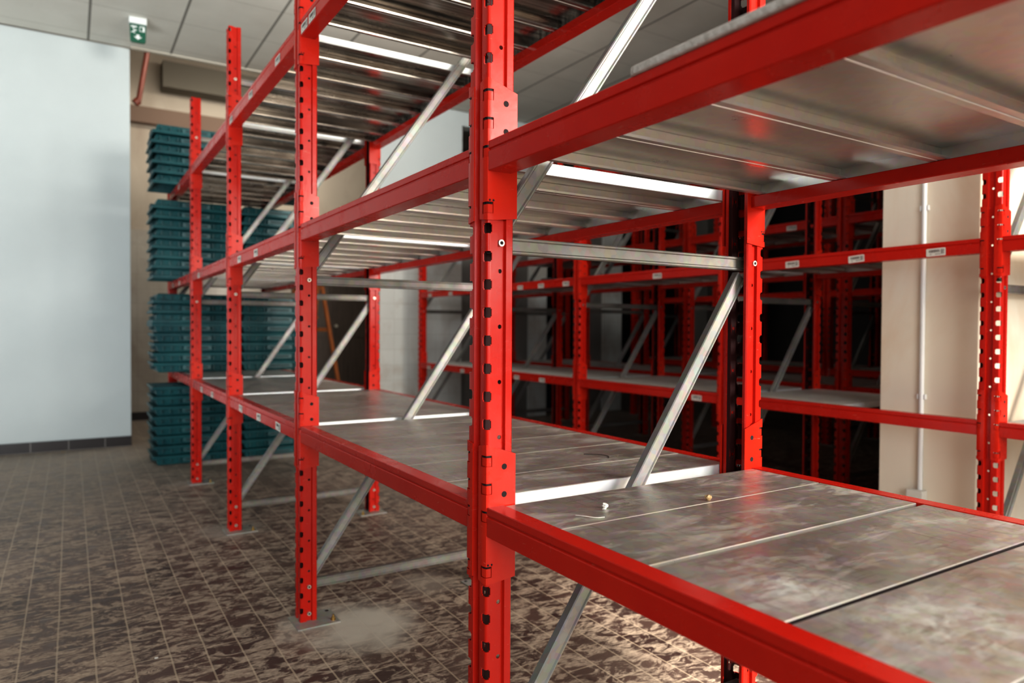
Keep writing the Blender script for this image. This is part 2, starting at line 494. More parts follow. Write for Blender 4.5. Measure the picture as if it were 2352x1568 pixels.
# ------------------------------------------------------------------ deck panel (inverted tray), x 0..PL, y 0..w
PL = DEP - 2 * .0372
_pc = {}
def panel_mesh(w, dark=False):
    key = (round(w, 4), dark)
    if key in _pc: return _pc[key]
    mb = MB(); L = PL; t = .0011; h = .0245
    def shell(off, mi, flip):
        o = off
        c = .0015
        p = [(o + .013, -h + o*2), (o + .013, -h + o), (o, -h + o)] if False else None
    prof = [(.0150, -h + .0045), (.0138, -h), (.0012, -h), (0, -h + .0012), (0, -.0014), (.0014, 0), (w - .0014, 0), (w, -.0014), (w, -h + .0012), (w - .0012, -h), (w - .0138, -h), (w - .0150, -h + .0045)]
    inn = [(.0142, -h + .0048), (.0132, -h + t), (.0022, -h + t), (t, -h + .0020), (t, -.0022), (.0022, -t), (w - .0022, -t), (w - t, -.0022), (w - t, -h + .0020), (w - .0022, -h + t), (w - .0132, -h + t), (w - .0142, -h + .0048)]
    n = len(prof)
    def strip(pr, mi_f):
        for i in range(n - 1):
            (ya, za), (yb, zb) = pr[i], pr[i + 1]
            mb.quad([(0, ya, za), (L, ya, za), (L, yb, zb), (0, yb, zb)], mi_f(i))
    strip(prof, lambda i: 1 if i == 5 else 3 if i in (2, 3) else 0)
    strip(inn, lambda i: 0)
    for i in (0, n - 1):
        (ya, za), (yb, zb) = prof[i], inn[i]
        mb.quad([(0, ya, za), (L, ya, za), (L, yb, zb), (0, yb, zb)], 0)
    for xe, s in ((0, 1), (L, -1)):              # folded end flanges, stopping short of the side lips
        for x in (xe, xe + s * t):
            mb.quad([(x, t, -.0005), (x, w - t, -.0005), (x, w - t, -h + .001), (x, t, -h + .001)], 0)
        mb.quad([(xe, t, -h + .001), (xe + s*t, t, -h + .001), (xe + s*t, w - t, -h + .001), (xe, w - t, -h + .001)], 0)
        mb.quad([(xe + s*t*1.4, .020, -.001), (xe + s*t*1.4, .0212, -.001), (xe + s*t*1.4, .0212, -h + .004), (xe + s*t*1.4, .020, -h + .004)], 2)
    me = mb.mesh('deck_panel', [DECKT if dark is True else DECKU, DECKP if dark == 'dusty' else DECK, HOLE, {'grey': DECKU, 'shadow': HOLE}.get(dark, DECKF)], weld=True, recalc=False, smooth=30)  # flange colour stands in for light: bright by default, near-black where shaded
    _pc[key] = me
    return me

def add_panel(x, y0, y1, z, label, group, dark=False):
    o = new('deck_panel', panel_mesh(y1 - y0 - .0016, dark), None, (x + .0372, y0 + .0008, z - .0012))
    return tag(o, label, 'deck panel', group)

# ------------------------------------------------------------------ rack rows
LV = {'lower': .644, 'middle': 1.294, 'top': 1.944}
def frame_at(x, y, label, group, first=[True]):
    if first[0]:
        o = FRAME; first[0] = False
    else:
        o = copy_tree(FRAME)
    o.location = (x, y, 0)
    return tag(o, label, 'rack frame', group)

# --- front rack
R1G = 'upright frames of the front rack'
frame_at(0, 0, 'tall red slotted upright frame in front centre, sharpest post of the photo', R1G)
frame_at(0, BAY, 'second red upright frame left of the centre post, dusty foot plate with brass anchor', R1G)
frame_at(0, 2*BAY, 'third red upright frame leftward, its bare top ending below the ceiling tiles', R1G)
frame_at(0, 3*BAY, 'fourth red upright frame leftward, standing just before the teal tray stacks', R1G)
frame_at(0, 4*BAY, 'last red upright frame of the front rack, mostly hidden behind teal trays', R1G)
frame_at(0, -BAY, 'red upright frame at the near end of the front rack, beside the camera', R1G)

BN = ['nearest', 'second', 'third', 'fourth', 'farthest']
stick1 = {(2, 'top'): [(.221, 0), (.663, .05), (1.077, 0)], (2, 'middle'): [(.571, 0), (.895, 0)], (2, 'lower'): [(.872, .06), (.524, -.04), (.218, .05)],
          (3, 'middle'): [(.843, 0)], (4, 'top'): [(.512, 0)], (4, 'middle'): [(.505, 0), (.85, 0)], (3, 'lower'): [(.4, 0), (.75, 0)], (1, 'top'): [(1.0, 0), (1.085, 0)]}
SEAM0 = [-1.131, -.990, -.790, -.600, -.594, -.390, -.379, -.178, -.005]
SEAM = [.072, .226, .430, .634, .838, 1.040, 1.196]
for b in range(5):
    y0 = (b - 1) * BAY + PW
    for lv, z in LV.items():
        if b == 0 and lv == 'top': continue
        for rear in (False, True):
            lab = 'red step beam on the %s side of the %s shelf, %s bay of the front rack' % ('wall' if rear else 'aisle', lv, BN[b])
            add_beam(DEP if rear else 0, y0, z, rear, lab, 'shelf beams of the front rack', [] if rear else stick1.get((b, lv), []))
        if b == 0:
            sm = SEAM0 if lv == 'lower' else [-1.131, -.985, -.800, -.606, -.412, -.218, -.024 + .019]
            if lv == 'lower':
                pr = [(SEAM0[i], SEAM0[i + 1]) for i in range(len(SEAM0) - 1) if i not in (3, 5)]
            else:
                sm = [-1.131, -1.000, -.800, -.606, -.412, -.216, -.022]
                pr = list(zip(sm[:-1], sm[1:]))
            pr = pr[::-1]; frm = 'centre post'
        else:
            SM = [.072 + .1775 * q for q in range(7)] if (b == 1 and lv == 'top') else SEAM      # open gap next to the second upright
            pr = [(s0 + (b - 1) * BAY, s1 + (b - 1) * BAY) for s0, s1 in zip(SM[:-1], SM[1:])]; frm = 'near end'
        for i, (a, c) in enumerate(pr):
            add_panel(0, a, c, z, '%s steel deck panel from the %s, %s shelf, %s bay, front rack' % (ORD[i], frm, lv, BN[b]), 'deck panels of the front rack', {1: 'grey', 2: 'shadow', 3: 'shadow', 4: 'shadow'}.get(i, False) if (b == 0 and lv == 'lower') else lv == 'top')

# --- racks behind, same system
def row(x, ys, rname, levels, f_lab, nb, skip=lambda b, lv, a: False, stick={}, ystart=.0994, frames=None, gname=''):
    for i in ys:
        frame_at(x, ystart + i * BAY, f_lab(i), 'upright frames of the ' + rname)
    for b in nb:
        bn = BN[b + 1] if b + 1 < 5 else 'end'
        y0 = ystart + b * BAY + PW
        for lv, z in levels.items():
            for rear in (False, True):
                add_beam(x + DEP if rear else x, y0, z, rear, 'red step beam on the %s side of the %s shelf, %s bay of the %s' % ('far' if rear else 'near', lv, bn, rname),
                         'shelf beams of the ' + rname, [] if rear else stick.get((b, lv), []))
            for i, (s0, s1) in enumerate(zip(SEAM[:-1], SEAM[1:])):
                if skip(b, lv, s0): continue
                add_panel(x, ystart + s0 + b * BAY, ystart + s1 + b * BAY, z, '%s steel deck panel from the near end, %s shelf, %s bay, %s' % (ORD[i], lv, bn, rname), 'deck panels of the ' + rname, 'dusty')
X2, X3, X4 = 2.127, 3.105, 4.75
n2 = {-1: 'red frame of the second rack just outside the right edge of the photo', 0: 'red frame at the far right, bright wall showing through its round holes',
      1: 'red frame of the second rack hidden behind the centre rack rear post', 2: 'red frame of the second rack standing mid photo behind the empty bay',
      3: 'red frame of the second rack mostly hidden behind the centre post', 4: 'last red frame of the second rack, in front of the white tiled wall'}
st2 = {(0, 'middle'): [(.153, -.02), (.469, -.06), (.774, -.03)], (1, 'middle'): [(.434, .0)], (1, 'lower'): [(.136, 0)], (2, 'middle'): [(.082, 0), (.37, 0), (.637, 0)], (2, 'lower'): [(.352, 0), (.677, 0)],
       (3, 'middle'): [(.538, 0), (.943, 0)], (3, 'lower'): [(.318, 0), (.964, 0)]}
row(X2, [-1, 0, 1, 2, 3, 4], 'second rack', {'lower': .644, 'middle': 1.294, 'top': 1.944}, lambda i: n2[i], [-1, 0, 1, 2, 3], skip=lambda b, lv, a: b == 0 and a < .5, stick=st2)
n3 = ['nearest', 'second', 'third', 'fourth', 'fifth']
row(X3, [0, 1, 2, 3, 4], 'third rack', {'lower': .644, 'middle': 1.620}, lambda i: '%s dark red frame of the third rack, back to back with the second' % n3[i], [0, 1, 2, 3], stick={(1, 'middle'): [(.3, 0)]})
row(X4, [1, 2, 3, 4], 'rearmost rack', {'lower': .644, 'middle': 1.294}, lambda i: '%s dark red frame of the rearmost rack, deep in the unlit hall' % n3[i], [1, 2, 3])

# ------------------------------------------------------------------ teal trays
TEAL = NT('teal_plastic'); _v = TEAL.world()
TEAL.col(TEAL.ramp(TEAL.noise(_v, 6, 4), [(.3, (.004, .055, .066)), (.7, (.010, .100, .108))])); TEAL.rough(.42); TEAL.bump(TEAL.noise(_v, 60, 3), .05, .002)
TEAL = TEAL.m
TX, TY, TH = .55, .40, .0675
def tray_mesh():
    mb = MB(); tp = .028
    def rect(z, ins): return [(ins, ins, z), (TX - ins, ins, z), (TX - ins, TY - ins, z), (ins, TY - ins, z)]
    levels = [(0, tp + .010), (.004, tp + .004), (TH - .022, .020), (TH - .022, .004), (TH - .020, 0), (TH - .002, -.004), (TH, -.002), (TH, .010), (TH - .006, .014), (.012, tp - .001), (.008, tp + .012)]
    rings = [rect(z, i) for z, i in levels]
    for a, b in zip(rings[:-1], rings[1:]):
        for i in range(4):
            j = (i + 1) % 4; mb.quad([a[i], a[j], b[j], b[i]])
    mb.quad(rings[0][::-1]); mb.quad(rings[-1])
    for k in range(1, 10):                       # stiffening ribs under the rim, grip plates
        x = TX * k / 10
        for y, s_ in ((.002, 1), (TY - .002, -1)):
            mb.box(x - .002, min(y, y + s_*.026), .016, x + .002, max(y, y + s_*.026), TH - .021)
    for y, s_ in ((.001, 1), (TY - .001, -1)):
        mb.box(TX/2 - .090, min(y, y + s_*.022), .020, TX/2 + .090, max(y, y + s_*.022), TH - .020)
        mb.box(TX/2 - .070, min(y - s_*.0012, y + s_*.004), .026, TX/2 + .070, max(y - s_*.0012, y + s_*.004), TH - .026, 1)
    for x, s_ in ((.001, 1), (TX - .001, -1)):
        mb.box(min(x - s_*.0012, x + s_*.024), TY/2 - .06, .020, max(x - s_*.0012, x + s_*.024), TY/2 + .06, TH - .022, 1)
    return mb.mesh('stacking_tray', [TEAL, TDARK], weld=True, recalc=True)
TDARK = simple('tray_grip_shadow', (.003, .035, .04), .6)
TRAY = tray_mesh()
def tray(x, y, z, flip, label, group):
    o = new('stacking_tray', TRAY, None, (x, y, z))
    if flip:
        o.rotation_euler = (PI, 0, 0); o.location = (x, y + TY, z + TH)
    return tag(o, label, 'tray', group)
TY0 = 4.30
stacks = [('floor', .001, 8, .0685, lambda i: False), ('lower shelf', .644, 8, .0685, lambda i: i >= 5), ('middle shelf', 1.294, 8, .0685, lambda i: True), ('top shelf', 1.944, 6, .0685, lambda i: True)]
for side, x0 in (('outer', -.150), ('inner', .425)):
    for nm, z, n, pt, fl in stacks:
        nn = n
        for i in range(n):
            f = fl(i)
            jx = random.uniform(-.006, .006)
            zz = z + i * pt
            if nm == 'lower shelf' and f: zz += .0
            place = 'on the ' + nm
            if i == 0: pos = 'bottom teal tray of the %s stack' % side
            elif i == n - 1: pos = 'topmost teal tray of the %s stack' % side
            else: pos = '%s teal tray from the bottom of the %s stack' % (ORD[i], side)
            tray(x0 + jx, TY0 + random.uniform(-.006, .006), zz, f, '%s %s' % (pos, place), 'teal trays stacked in the farthest bay')

# ------------------------------------------------------------------ setting
ZC = 3.184
YW = 5.36
def floor_mat():
    t = NT('quarry_tile_floor')
    tc = t.n('ShaderNodeNewGeometry')
    sep = t.n('ShaderNodeSeparateXYZ'); t.l(tc.outputs['Position'], sep.inputs[0])
    cmb = t.n('ShaderNodeCombineXYZ')
    t.l(sep.outputs['Y'], cmb.inputs[0])
    ax = t.math('ADD', sep.outputs['X'], .755 + 40 * .0935 + .0935*.0)
    t.l(ax, cmb.inputs[1])
    w = t.noise(t.world(), 3, 2)
    br = t.n('ShaderNodeTexBrick'); br.offset = .5; br.offset_frequency = 2; br.squash = 1.
    br.inputs['Scale'].default_value = 1; br.inputs['Brick Width'].default_value = .197; br.inputs['Row Height'].default_value = .0935
    br.inputs['Mortar Size'].default_value = .0030; br.inputs['Mortar Smooth'].default_value = .35; br.inputs['Bias'].default_value = 0
    br.inputs['Color1'].default_value = (.042, .021, .018, 1); br.inputs['Color2'].default_value = (.110, .066, .052, 1); br.inputs['Mortar'].default_value = (.34, .27, .195, 1)
    dv = t.n('ShaderNodeVectorMath', operation='ADD')
    nz = t.n('ShaderNodeTexNoise'); nz.inputs['Scale'].default_value = 6; t.l(t.world(), nz.inputs['Vector'])
    sc = t.n('ShaderNodeVectorMath', operation='SCALE'); sc.inputs['Scale'].default_value = .006; t.l(nz.outputs['Color'], sc.inputs[0])
    t.l(cmb.outputs[0], dv.inputs[0]); t.l(sc.outputs[0], dv.inputs[1]); t.l(dv.outputs[0], br.inputs['Vector'])
    col = br.outputs['Color']
    # broom-dragged dust: streaks lie across the rack direction
    d1 = t.noise(t.world((5, 9.5, 1)), 2.5, 10, .70, 1.1)
    m1 = t.ramp(d1, [(.47, 0.), (.55, 1.)])
    fine = t.ramp(t.noise(t.world((10, 30, 1)), 5, 5, .6), [(.35, .35), (.65, 1.)])
    m1 = t.math('MULTIPLY', m1, fine)
    col = t.mix(t.math('MULTIPLY', m1, .85), col, (.56, .455, .345))
    d2 = t.noise(t.world((1.3, 1.3, 1)), 1.2, 5, .6)
    col = t.mix(t.math('MULTIPLY', t.ramp(d2, [(.45, 0.), (.62, 1.)]), .22), col, (.21, .170, .135))
    # film of dust settled along the foot plates and toward the far end of the aisle
    far = t.n('ShaderNodeMapRange'); far.inputs[1].default_value = 1.9; far.inputs[2].default_value = 4.8; far.inputs[3].default_value = 0; far.inputs[4].default_value = .7
    t.l(sep.outputs['Y'], far.inputs[0])
    col = t.mix(t.math('MULTIPLY', far.outputs[0], t.ramp(t.noise(t.world((5, 12, 1)), 3, 6, .6), [(.35, .5), (.6, 1.)])), col, (.30, .26, .215))
    def blob(cx, cy, r, strength, c, sx=1.):
        nonlocal col
        v = t.n('ShaderNodeVectorMath', operation='DISTANCE'); v.inputs[1].default_value = (cx * sx, cy, 0)
        mp = t.world((sx, 1, 0)); 
        nn = t.n('ShaderNodeTexNoise'); nn.inputs['Scale'].default_value = 7; t.l(t.world(), nn.inputs['Vector'])
        t.l(mp, v.inputs[0])
        dd = t.math('ADD', v.outputs['Value'], t.math('MULTIPLY', t.math('SUBTRACT', nn.outputs['Fac'], .5), r * 1.1))
        mr = t.n('ShaderNodeMapRange'); mr.inputs[1].default_value = r; mr.inputs[2].default_value = r * .35; mr.inputs[3].default_value = 0; mr.inputs[4].default_value = strength
        t.l(dd, mr.inputs[0]); col = t.mix(mr.outputs[0], col, c)
    blob(.16, 1.10, .24, .95, (.56, .52, .44))
    blob(.02, 2.42, .17, .6, (.36, .33, .28)); blob(.02, 3.62, .17, .5, (.36, .33, .28)); blob(.50, 1.33, .14, .5, (.36, .31, .25))
    t.col(col)
    t.rough(t.ramp(d1, [(.4, .42), (.6, .8)]))
    t.bump(br.outputs['Fac'], .25, -.003)
    return t.m
FLOOR = floor_mat()
mb = MB(); mb.box(-3.2, -4.5, -.06, 9.2, 11, 0)
tag(mb.obj('floor', FLOOR), kind='structure')

def ceil_mat():
    t = NT('ceiling_tiles')
    g = t.n('ShaderNodeNewGeometry'); sep = t.n('ShaderNodeSeparateXYZ'); t.l(g.outputs['Position'], sep.inputs[0])
    def line(axis, off, pitch, w):
        a = t.math('ADD', sep.outputs[axis], -off + pitch * 40)
        m = t.math('MODULO', a, pitch)
        d = t.math('MINIMUM', m, t.math('SUBTRACT', pitch, m))
        mr = t.n('ShaderNodeMapRange'); mr.inputs[1].default_value = w; mr.inputs[2].default_value = w * .6; mr.inputs[3].default_value = 0; mr.inputs[4].default_value = 1
        t.l(d, mr.inputs[0]); return mr.outputs[0]
    lx = line('X', .076, .577, .0105); ly = line('Y', 5.19, .577, .0055)
    base = t.ramp(t.noise(t.world(), 2.5, 4), [(.3, (.66, .64, .57)), (.7, (.74, .72, .65))])
    sp = t.noise(t.world(), 150, 2); base = t.mix(.10, base, sp, 'OVERLAY')
    c = t.mix(t.math('MULTIPLY', ly, .55), base, (.36, .34, .29))
    c = t.mix(t.math('MULTIPLY', lx, .85), c, (.13, .12, .10))
    t.col(c); t.rough(.85)
    return t.m
CEIL = ceil_mat()
mb = MB(); mb.box(-3.2, -4.5, ZC, 9.2, YW - .02, ZC + .08); mb.box(2.9, YW - .02, ZC, 9.2, 11, ZC + .08)
tag(mb.obj('ceiling', CEIL), kind='structure')

def wall_mat(name, c, stain=None, low=None):
    t = NT(name); v = t.world()
    base = t.ramp(t.noise(v, 1.6, 5), [(.3, tuple(k*.93 for k in c)), (.7, c)])
    if stain:
        s = t.ramp(t.noise(t.world((1.2, 1.2, .5), (3, 3, 3)), 1.8, 6, .6, .5), [(.48, 0.), (.70, 1.)])
        base = t.mix(t.math('MULTIPLY', s, stain[1]), base, stain[0])
    t.col(base); t.rough(.75); t.bump(t.noise(v, 30, 5), .06, .004)
    return t.m
WHITE = wall_mat('painted_wall', (.64, .70, .70))
CREAM = wall_mat('cream_plaster', (.52, .45, .36), ((.30, .22, .16), .5))
PILL = wall_mat('pillar_plaster', (.82, .76, .63), ((.66, .45, .28), .6))
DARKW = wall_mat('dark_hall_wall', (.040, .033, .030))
def tile_mat(name, c, grout, w, h, stain=None, horiz='X', gs=.003, var=.06):
    t = NT(name)
    g = t.n('ShaderNodeNewGeometry'); sep = t.n('ShaderNodeSeparateXYZ'); t.l(g.outputs['Position'], sep.inputs[0])
    cmb = t.n('ShaderNodeCombineXYZ'); t.l(t.math('ADD', sep.outputs[horiz], 20.), cmb.inputs[0]); t.l(sep.outputs['Z'], cmb.inputs[1])
    br = t.n('ShaderNodeTexBrick'); br.offset = 0.; br.inputs['Scale'].default_value = 1; br.inputs['Brick Width'].default_value = w; br.inputs['Row Height'].default_value = h
    br.inputs['Mortar Size'].default_value = gs; br.inputs['Mortar Smooth'].default_value = .2
    br.inputs['Color1'].default_value = (*c, 1); br.inputs['Color2'].default_value = (*[k*(1 - var) for k in c], 1); br.inputs['Mortar'].default_value = (*grout, 1)
    t.l(cmb.outputs[0], br.inputs['Vector']); col = br.outputs['Color']
    if stain:
        s = t.ramp(t.noise(t.world((1.5, 1.5, .8)), 2.2, 6, .6, .6), [(.46, 0.), (.66, 1.)])
        col = t.mix(t.math('MULTIPLY', s, stain[1]), col, stain[0])
    t.col(col); t.rough(.3); t.bump(br.outputs['Fac'], .2, -.002)
    return t.m
WTILE = tile_mat('white_wall_tiles', (.74, .77, .74), (.60, .62, .58), .15, .15, ((.38, .28, .20), .45))
CTILE = tile_mat('cream_wall_tiles', (.46, .42, .35), (.38, .34, .28), .15, .15, ((.26, .20, .15), .5))
BTILE = tile_mat('brown_skirting_tiles', (.030, .020, .018), (.26, .24, .22), .245, .5, gs=.003, var=.3)

def wbox(name, mat, x0, y0, z0, x1, y1, z1, **k):
    mb = MB(); mb.box(x0, y0, z0, x1, y1, z1)
    o = mb.obj(name, mat); tag(o, kind='structure'); return o
# partition with its dark skirting
bevel(wbox('wall_left', WHITE, -3.2, YW, .078, -.215, YW + .16, ZC), .006)
wbox('baseboard_left', BTILE, -3.2, YW - .008, 0, -.215, YW + .16, .078)
# wall at the end of the second rack : white plaster above, tiles below
wbox('wall_end', WTILE, 1.90, YW, 0, 2.79, YW + .16, 1.62)
wbox('wall_end.001', WHITE, 1.90, YW, 1.62, 2.79, YW + .16, ZC)
wbox('wall_end.002', WHITE, 2.79, YW, 3.04, 9.2, YW + .16, ZC)
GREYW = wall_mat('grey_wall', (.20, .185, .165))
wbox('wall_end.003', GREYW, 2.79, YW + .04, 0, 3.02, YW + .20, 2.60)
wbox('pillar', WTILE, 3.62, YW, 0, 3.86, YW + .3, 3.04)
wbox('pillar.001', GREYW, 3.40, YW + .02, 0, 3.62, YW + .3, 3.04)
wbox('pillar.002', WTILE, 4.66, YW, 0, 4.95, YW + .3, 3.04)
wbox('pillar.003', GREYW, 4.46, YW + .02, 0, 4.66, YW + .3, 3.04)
wbox('pillar.004', GREYW, 6.4, YW, 0, 6.9, YW + .3, 3.04)
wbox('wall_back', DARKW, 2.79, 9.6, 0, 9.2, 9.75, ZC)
wbox('wall_light_block', wall_mat('light_block_plaster', (.55, .50, .42)), 3.07, 0, 0, 9.2, .06, ZC)  # added wall out of view, keeps daylight off the back racks
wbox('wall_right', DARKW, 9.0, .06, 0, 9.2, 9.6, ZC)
# annex behind the partition
YA = 7.05
wbox('wall_annex', CTILE, -1.2, YA, .085, 1.86, YA + .15, 1.95)
wbox('wall_annex.001', CREAM, -1.2, YA, 1.95, 3.6, YA + .15, 4.2)
wbox('wall_annex.002', GREYW, 1.86, YA + .02, 0, 2.95, YA + .15, 1.95)
wbox('baseboard_annex', BTILE, -1.2, YA - .01, 0, 1.86, YA, .085)
wbox('wall_annex_side', CREAM, 2.79, YW + .20, 0, 2.90, YA, 4.2)
wbox('wall_annex_side.001', CREAM, -1.3, YW + .16, 0, -1.2, YA + .15, 4.2)
wbox('ceiling.001', CREAM, -1.3, YW - .02, 4.05, 2.9, YA + .15, 4.2)
wbox('trim_1', CREAM, -1.3, YW - .02, ZC + .08, 2.9, YW + .0, 4.05)
wbox('trim_2', wall_mat('soffit', (.17, .15, .115)), .17, YA - .22, 3.38, 2.7, YA, 3.64)
wbox('trim_3', wall_mat('soffit_dark', (.20, .13, .09)), -1.2, YA - .10, 3.02, 2.7, YA, 3.18)
# pale edge strip that closes the suspended ceiling
wbox('trim_4', simple('ceiling_edge', (.50, .47, .40), .7), -.215, YW - .06, ZC - .012, 1.9, YW - .02, ZC + .08)
# cream pillar standing inside the second rack, and the sunlit wall piece behind it
bevel(wbox('pillar.005', PILL, 2.262, .229, 0, 2.70, .606, ZC), .004)
bevel(wbox('pillar.006', wall_mat('sunlit_plaster', (.86, .84, .78)), 2.93, 0, 0, 3.07, .64, ZC), .004)

# brown panelled door in the annex
DOORM = NT('brown_wood_door'); _v = DOORM.world((14, 1, .8))
DOORM.col(DOORM.ramp(DOORM.noise(_v, 4, 6, .6), [(.3, (.030, .020, .014)), (.7, (.075, .052, .038))])); DOORM.rough(.5); DOORM = DOORM.m
mb = MB(); mb.box(1.50, YA - .055, .004, 2.42, YA - .015, 1.72)
for x0 in (1.55, 2.0):
    for z0, z1 in ((.12, .75), (.85, 1.62)): mb.box(x0, YA - .062, z0, x0 + .37, YA - .054, z1)
dr = mb.obj('door_1', DOORM); tag(dr, kind='structure')
mb = MB(); mb.cyl((1.99, YA - .062, .98), (1.99, YA - .095, .98), .008); mb.cyl((1.99, YA - .090, .98), (1.99, YA - .108, .98), .020, 16)
mb.obj('door_handle', BOLT, dr, smooth=40)

# window in the wall to the right where daylight comes in (seen only as light)
# red pipe in the annex
mb = MB()
mb.cyl((.068, 6.1, 4.06), (-.10, 6.1, 2.99), .022, 14); mb.cyl((-.10, 6.1, 2.99), (-.13, 6.1, 2.96), .034, 14)
tag(mb.obj('pipe', simple('brown_red_pipe', (.16, .035, .018), .5, 0, .2), smooth=40), 'rusty red pipe hanging slanted from the ceiling beside the white partition', 'pipe')

# conduit and junction box on the cream pillar
CW = simple('conduit_white', (.72, .74, .72), .4, 0, .04)
mb = MB(); mb.cyl((2.252, .430, .325), (2.252, .430, 3.12), .0095, 16)
for z in (.7, 1.45, 2.2, 2.9): mb.box(2.248, .414, z - .010, 2.2615, .446, z + .010)
cd = mb.obj('conduit', CW, smooth=40); tag(cd, 'white conduit pipe running down the face of the cream pillar', 'conduit')
mb = MB(); mb.box(2.222, .405, .262, 2.2615, .470, .327); bevel(mb.obj('junction_box', simple('box_grey', (.66, .66, .60), .5), cd), .003)

# ------------------------------------------------------------------ exit sign under the ceiling
SG = simple('sign_green', (.004, .10, .055), .4, 0, .1); SW = simple('sign_white', (.80, .84, .83), .4)
root = empty('exit_sign', (-.205, 4.70, ZC), (0, 0, math.radians(-4)))
tag(root, 'small green and white exit sign box fixed under the ceiling tiles', 'exit sign')
mb = MB(); mb.box(-.058, -.028, -.048, .058, .028, -.0005); bevel(mb.obj('housing', SW, root), .006, 3)
mb = MB(); mb.prism([(-.053, -.048), (.053, -.048), (.049, -.165), (.040, -.176), (-.040, -.176), (-.049, -.165)], -.012, .012)
pn = mb.obj('sign_panel', SG, root)
def flat(pts, y=-.0135): return [(x, y, z) for x, z in pts]
mb = MB()
# running figure beside a door, and a down arrow
mb.quad(flat([(.010, -.098), (.044, -.098), (.044, -.060), (.010, -.060)])); 
mb.quad(flat([(-.044, -.062), (-.006, -.062), (-.006, -.072), (-.044, -.072)]))
mb.cyl((-.028, -.0128, -.080), (-.028, -.0138, -.080), .0055, 12)
mb.quad(flat([(-.034, -.100), (-.020, -.086), (-.014, -.090), (-.028, -.106)]))
mb.quad(flat([(-.044, -.108), (-.030, -.102), (-.028, -.107), (-.042, -.113)]))
mb.quad(flat([(-.020, -.094), (-.006, -.088), (-.006, -.093), (-.018, -.100)]))
mb.quad(flat([(-.028, -.104), (-.016, -.112), (-.018, -.117), (-.032, -.108)]))
mb.quad(flat([(-.010, -.122), (.010, -.122), (.010, -.138), (-.010, -.138)]))
mb.quad(flat([(-.028, -.138), (.028, -.138), (0, -.158)]))
mb.obj('pictogram', SW, pn, weld=False)
mb = MB(); mb.quad(flat([(.014, -.094), (.030, -.094), (.030, -.066), (.014, -.066)], -.0142)); mb.obj('pictogram', SG, pn, weld=False)

# ------------------------------------------------------------------ orange wooden step ladder in the annex opening
WOOD = NT('orange_wood'); _v = WOOD.world((8, 8, 1.2))
WOOD.col(WOOD.ramp(WOOD.noise(_v, 5, 5, .6), [(.3, (.22, .065, .015)), (.7, (.40, .13, .035))])); WOOD.rough(.55); WOOD = WOOD.m
lad = empty('step_ladder', (1.29, 5.62, 0), (0, 0, math.radians(35)))
tag(lad, 'orange wooden folding step ladder standing open in front of the brown door', 'ladder')
def bar(mb, p0, p1, w=.03, t=.02):
    p0 = Vector(p0); p1 = Vector(p1); d = p1 - p0; L = d.length
    M = Matrix.Translation(p0) @ d.to_track_quat('Z', 'Y').to_matrix().to_4x4()
    mb.box(-w/2, -t/2, 0, w/2, t/2, L, M=M)
LH = 1.50
for sy in (-1, 1):
    mb = MB(); bar(mb, (-.30, sy*.20, 0), (0, sy*.12, LH), .022, .045); mb.obj('front_rail', WOOD, lad)
    mb = MB(); bar(mb, (.32, sy*.19, 0), (.03, sy*.11, LH - .05), .020, .035); mb.obj('rear_rail', WOOD, lad)
for k in range(5):
    t_ = (k + .8) / 5.4
    mb = MB(); x = -.30 + .30*t_; h = .20 - .08*t_
    mb.box(x - .035, -h, LH*t_ - .010, x + .05, h, LH*t_ + .010); mb.obj('step', WOOD, lad)
for t_ in (.3, .65):
    mb = MB(); x = .32 - .29*t_; h = .19 - .08*t_
    bar(mb, (x, -h, (LH - .05)*t_), (x, h, (LH - .05)*t_), .02, .035); mb.obj('cross_bar', WOOD, lad)

# ------------------------------------------------------------------ loose bits
STONE = NT('rough_board'); _v = STONE.world()
STONE.col(STONE.ramp(STONE.noise(_v, 40, 6, .7), [(.3, (.36, .32, .28)), (.7, (.60, .56, .52))])); STONE.rough(.95); STONE.bump(STONE.noise(_v, 120, 5), .6, .004); STONE = STONE.m
def blobmesh(name, mat, pts, h, seed, jitter):
    rnd = random.Random(seed); bm = bmesh.new()
    return None
mb = MB(); n = 8; y0, y1, xw = -1.10, -.385, .026
pr = []
for i in range(n + 1):
    a = PI * i / n; pr.append((.022 + xw * math.cos(a), y1 + .020 * math.sin(a)))
pr += [(.022 - xw, y0), (.022 + xw, y0)]
b0 = len(mb.v)
for z in (0, .012):
    for x, y in pr: mb.v.append((x, y, 1.2945 + z))
k = len(pr)
for i in range(k):
    j = (i + 1) % k; mb.f.append((i, j, k + j, k + i)); mb.m.append(0)
mb.f.append(tuple(range(k))[::-1]); mb.m.append(0); mb.f.append(tuple(range(k, 2*k))); mb.m.append(0)
bd = bevel(mb.obj('board_strip', STONE), .003, 2)
tag(bd, 'rough pale grey strip with rounded end lying along the upper right beam', 'board')

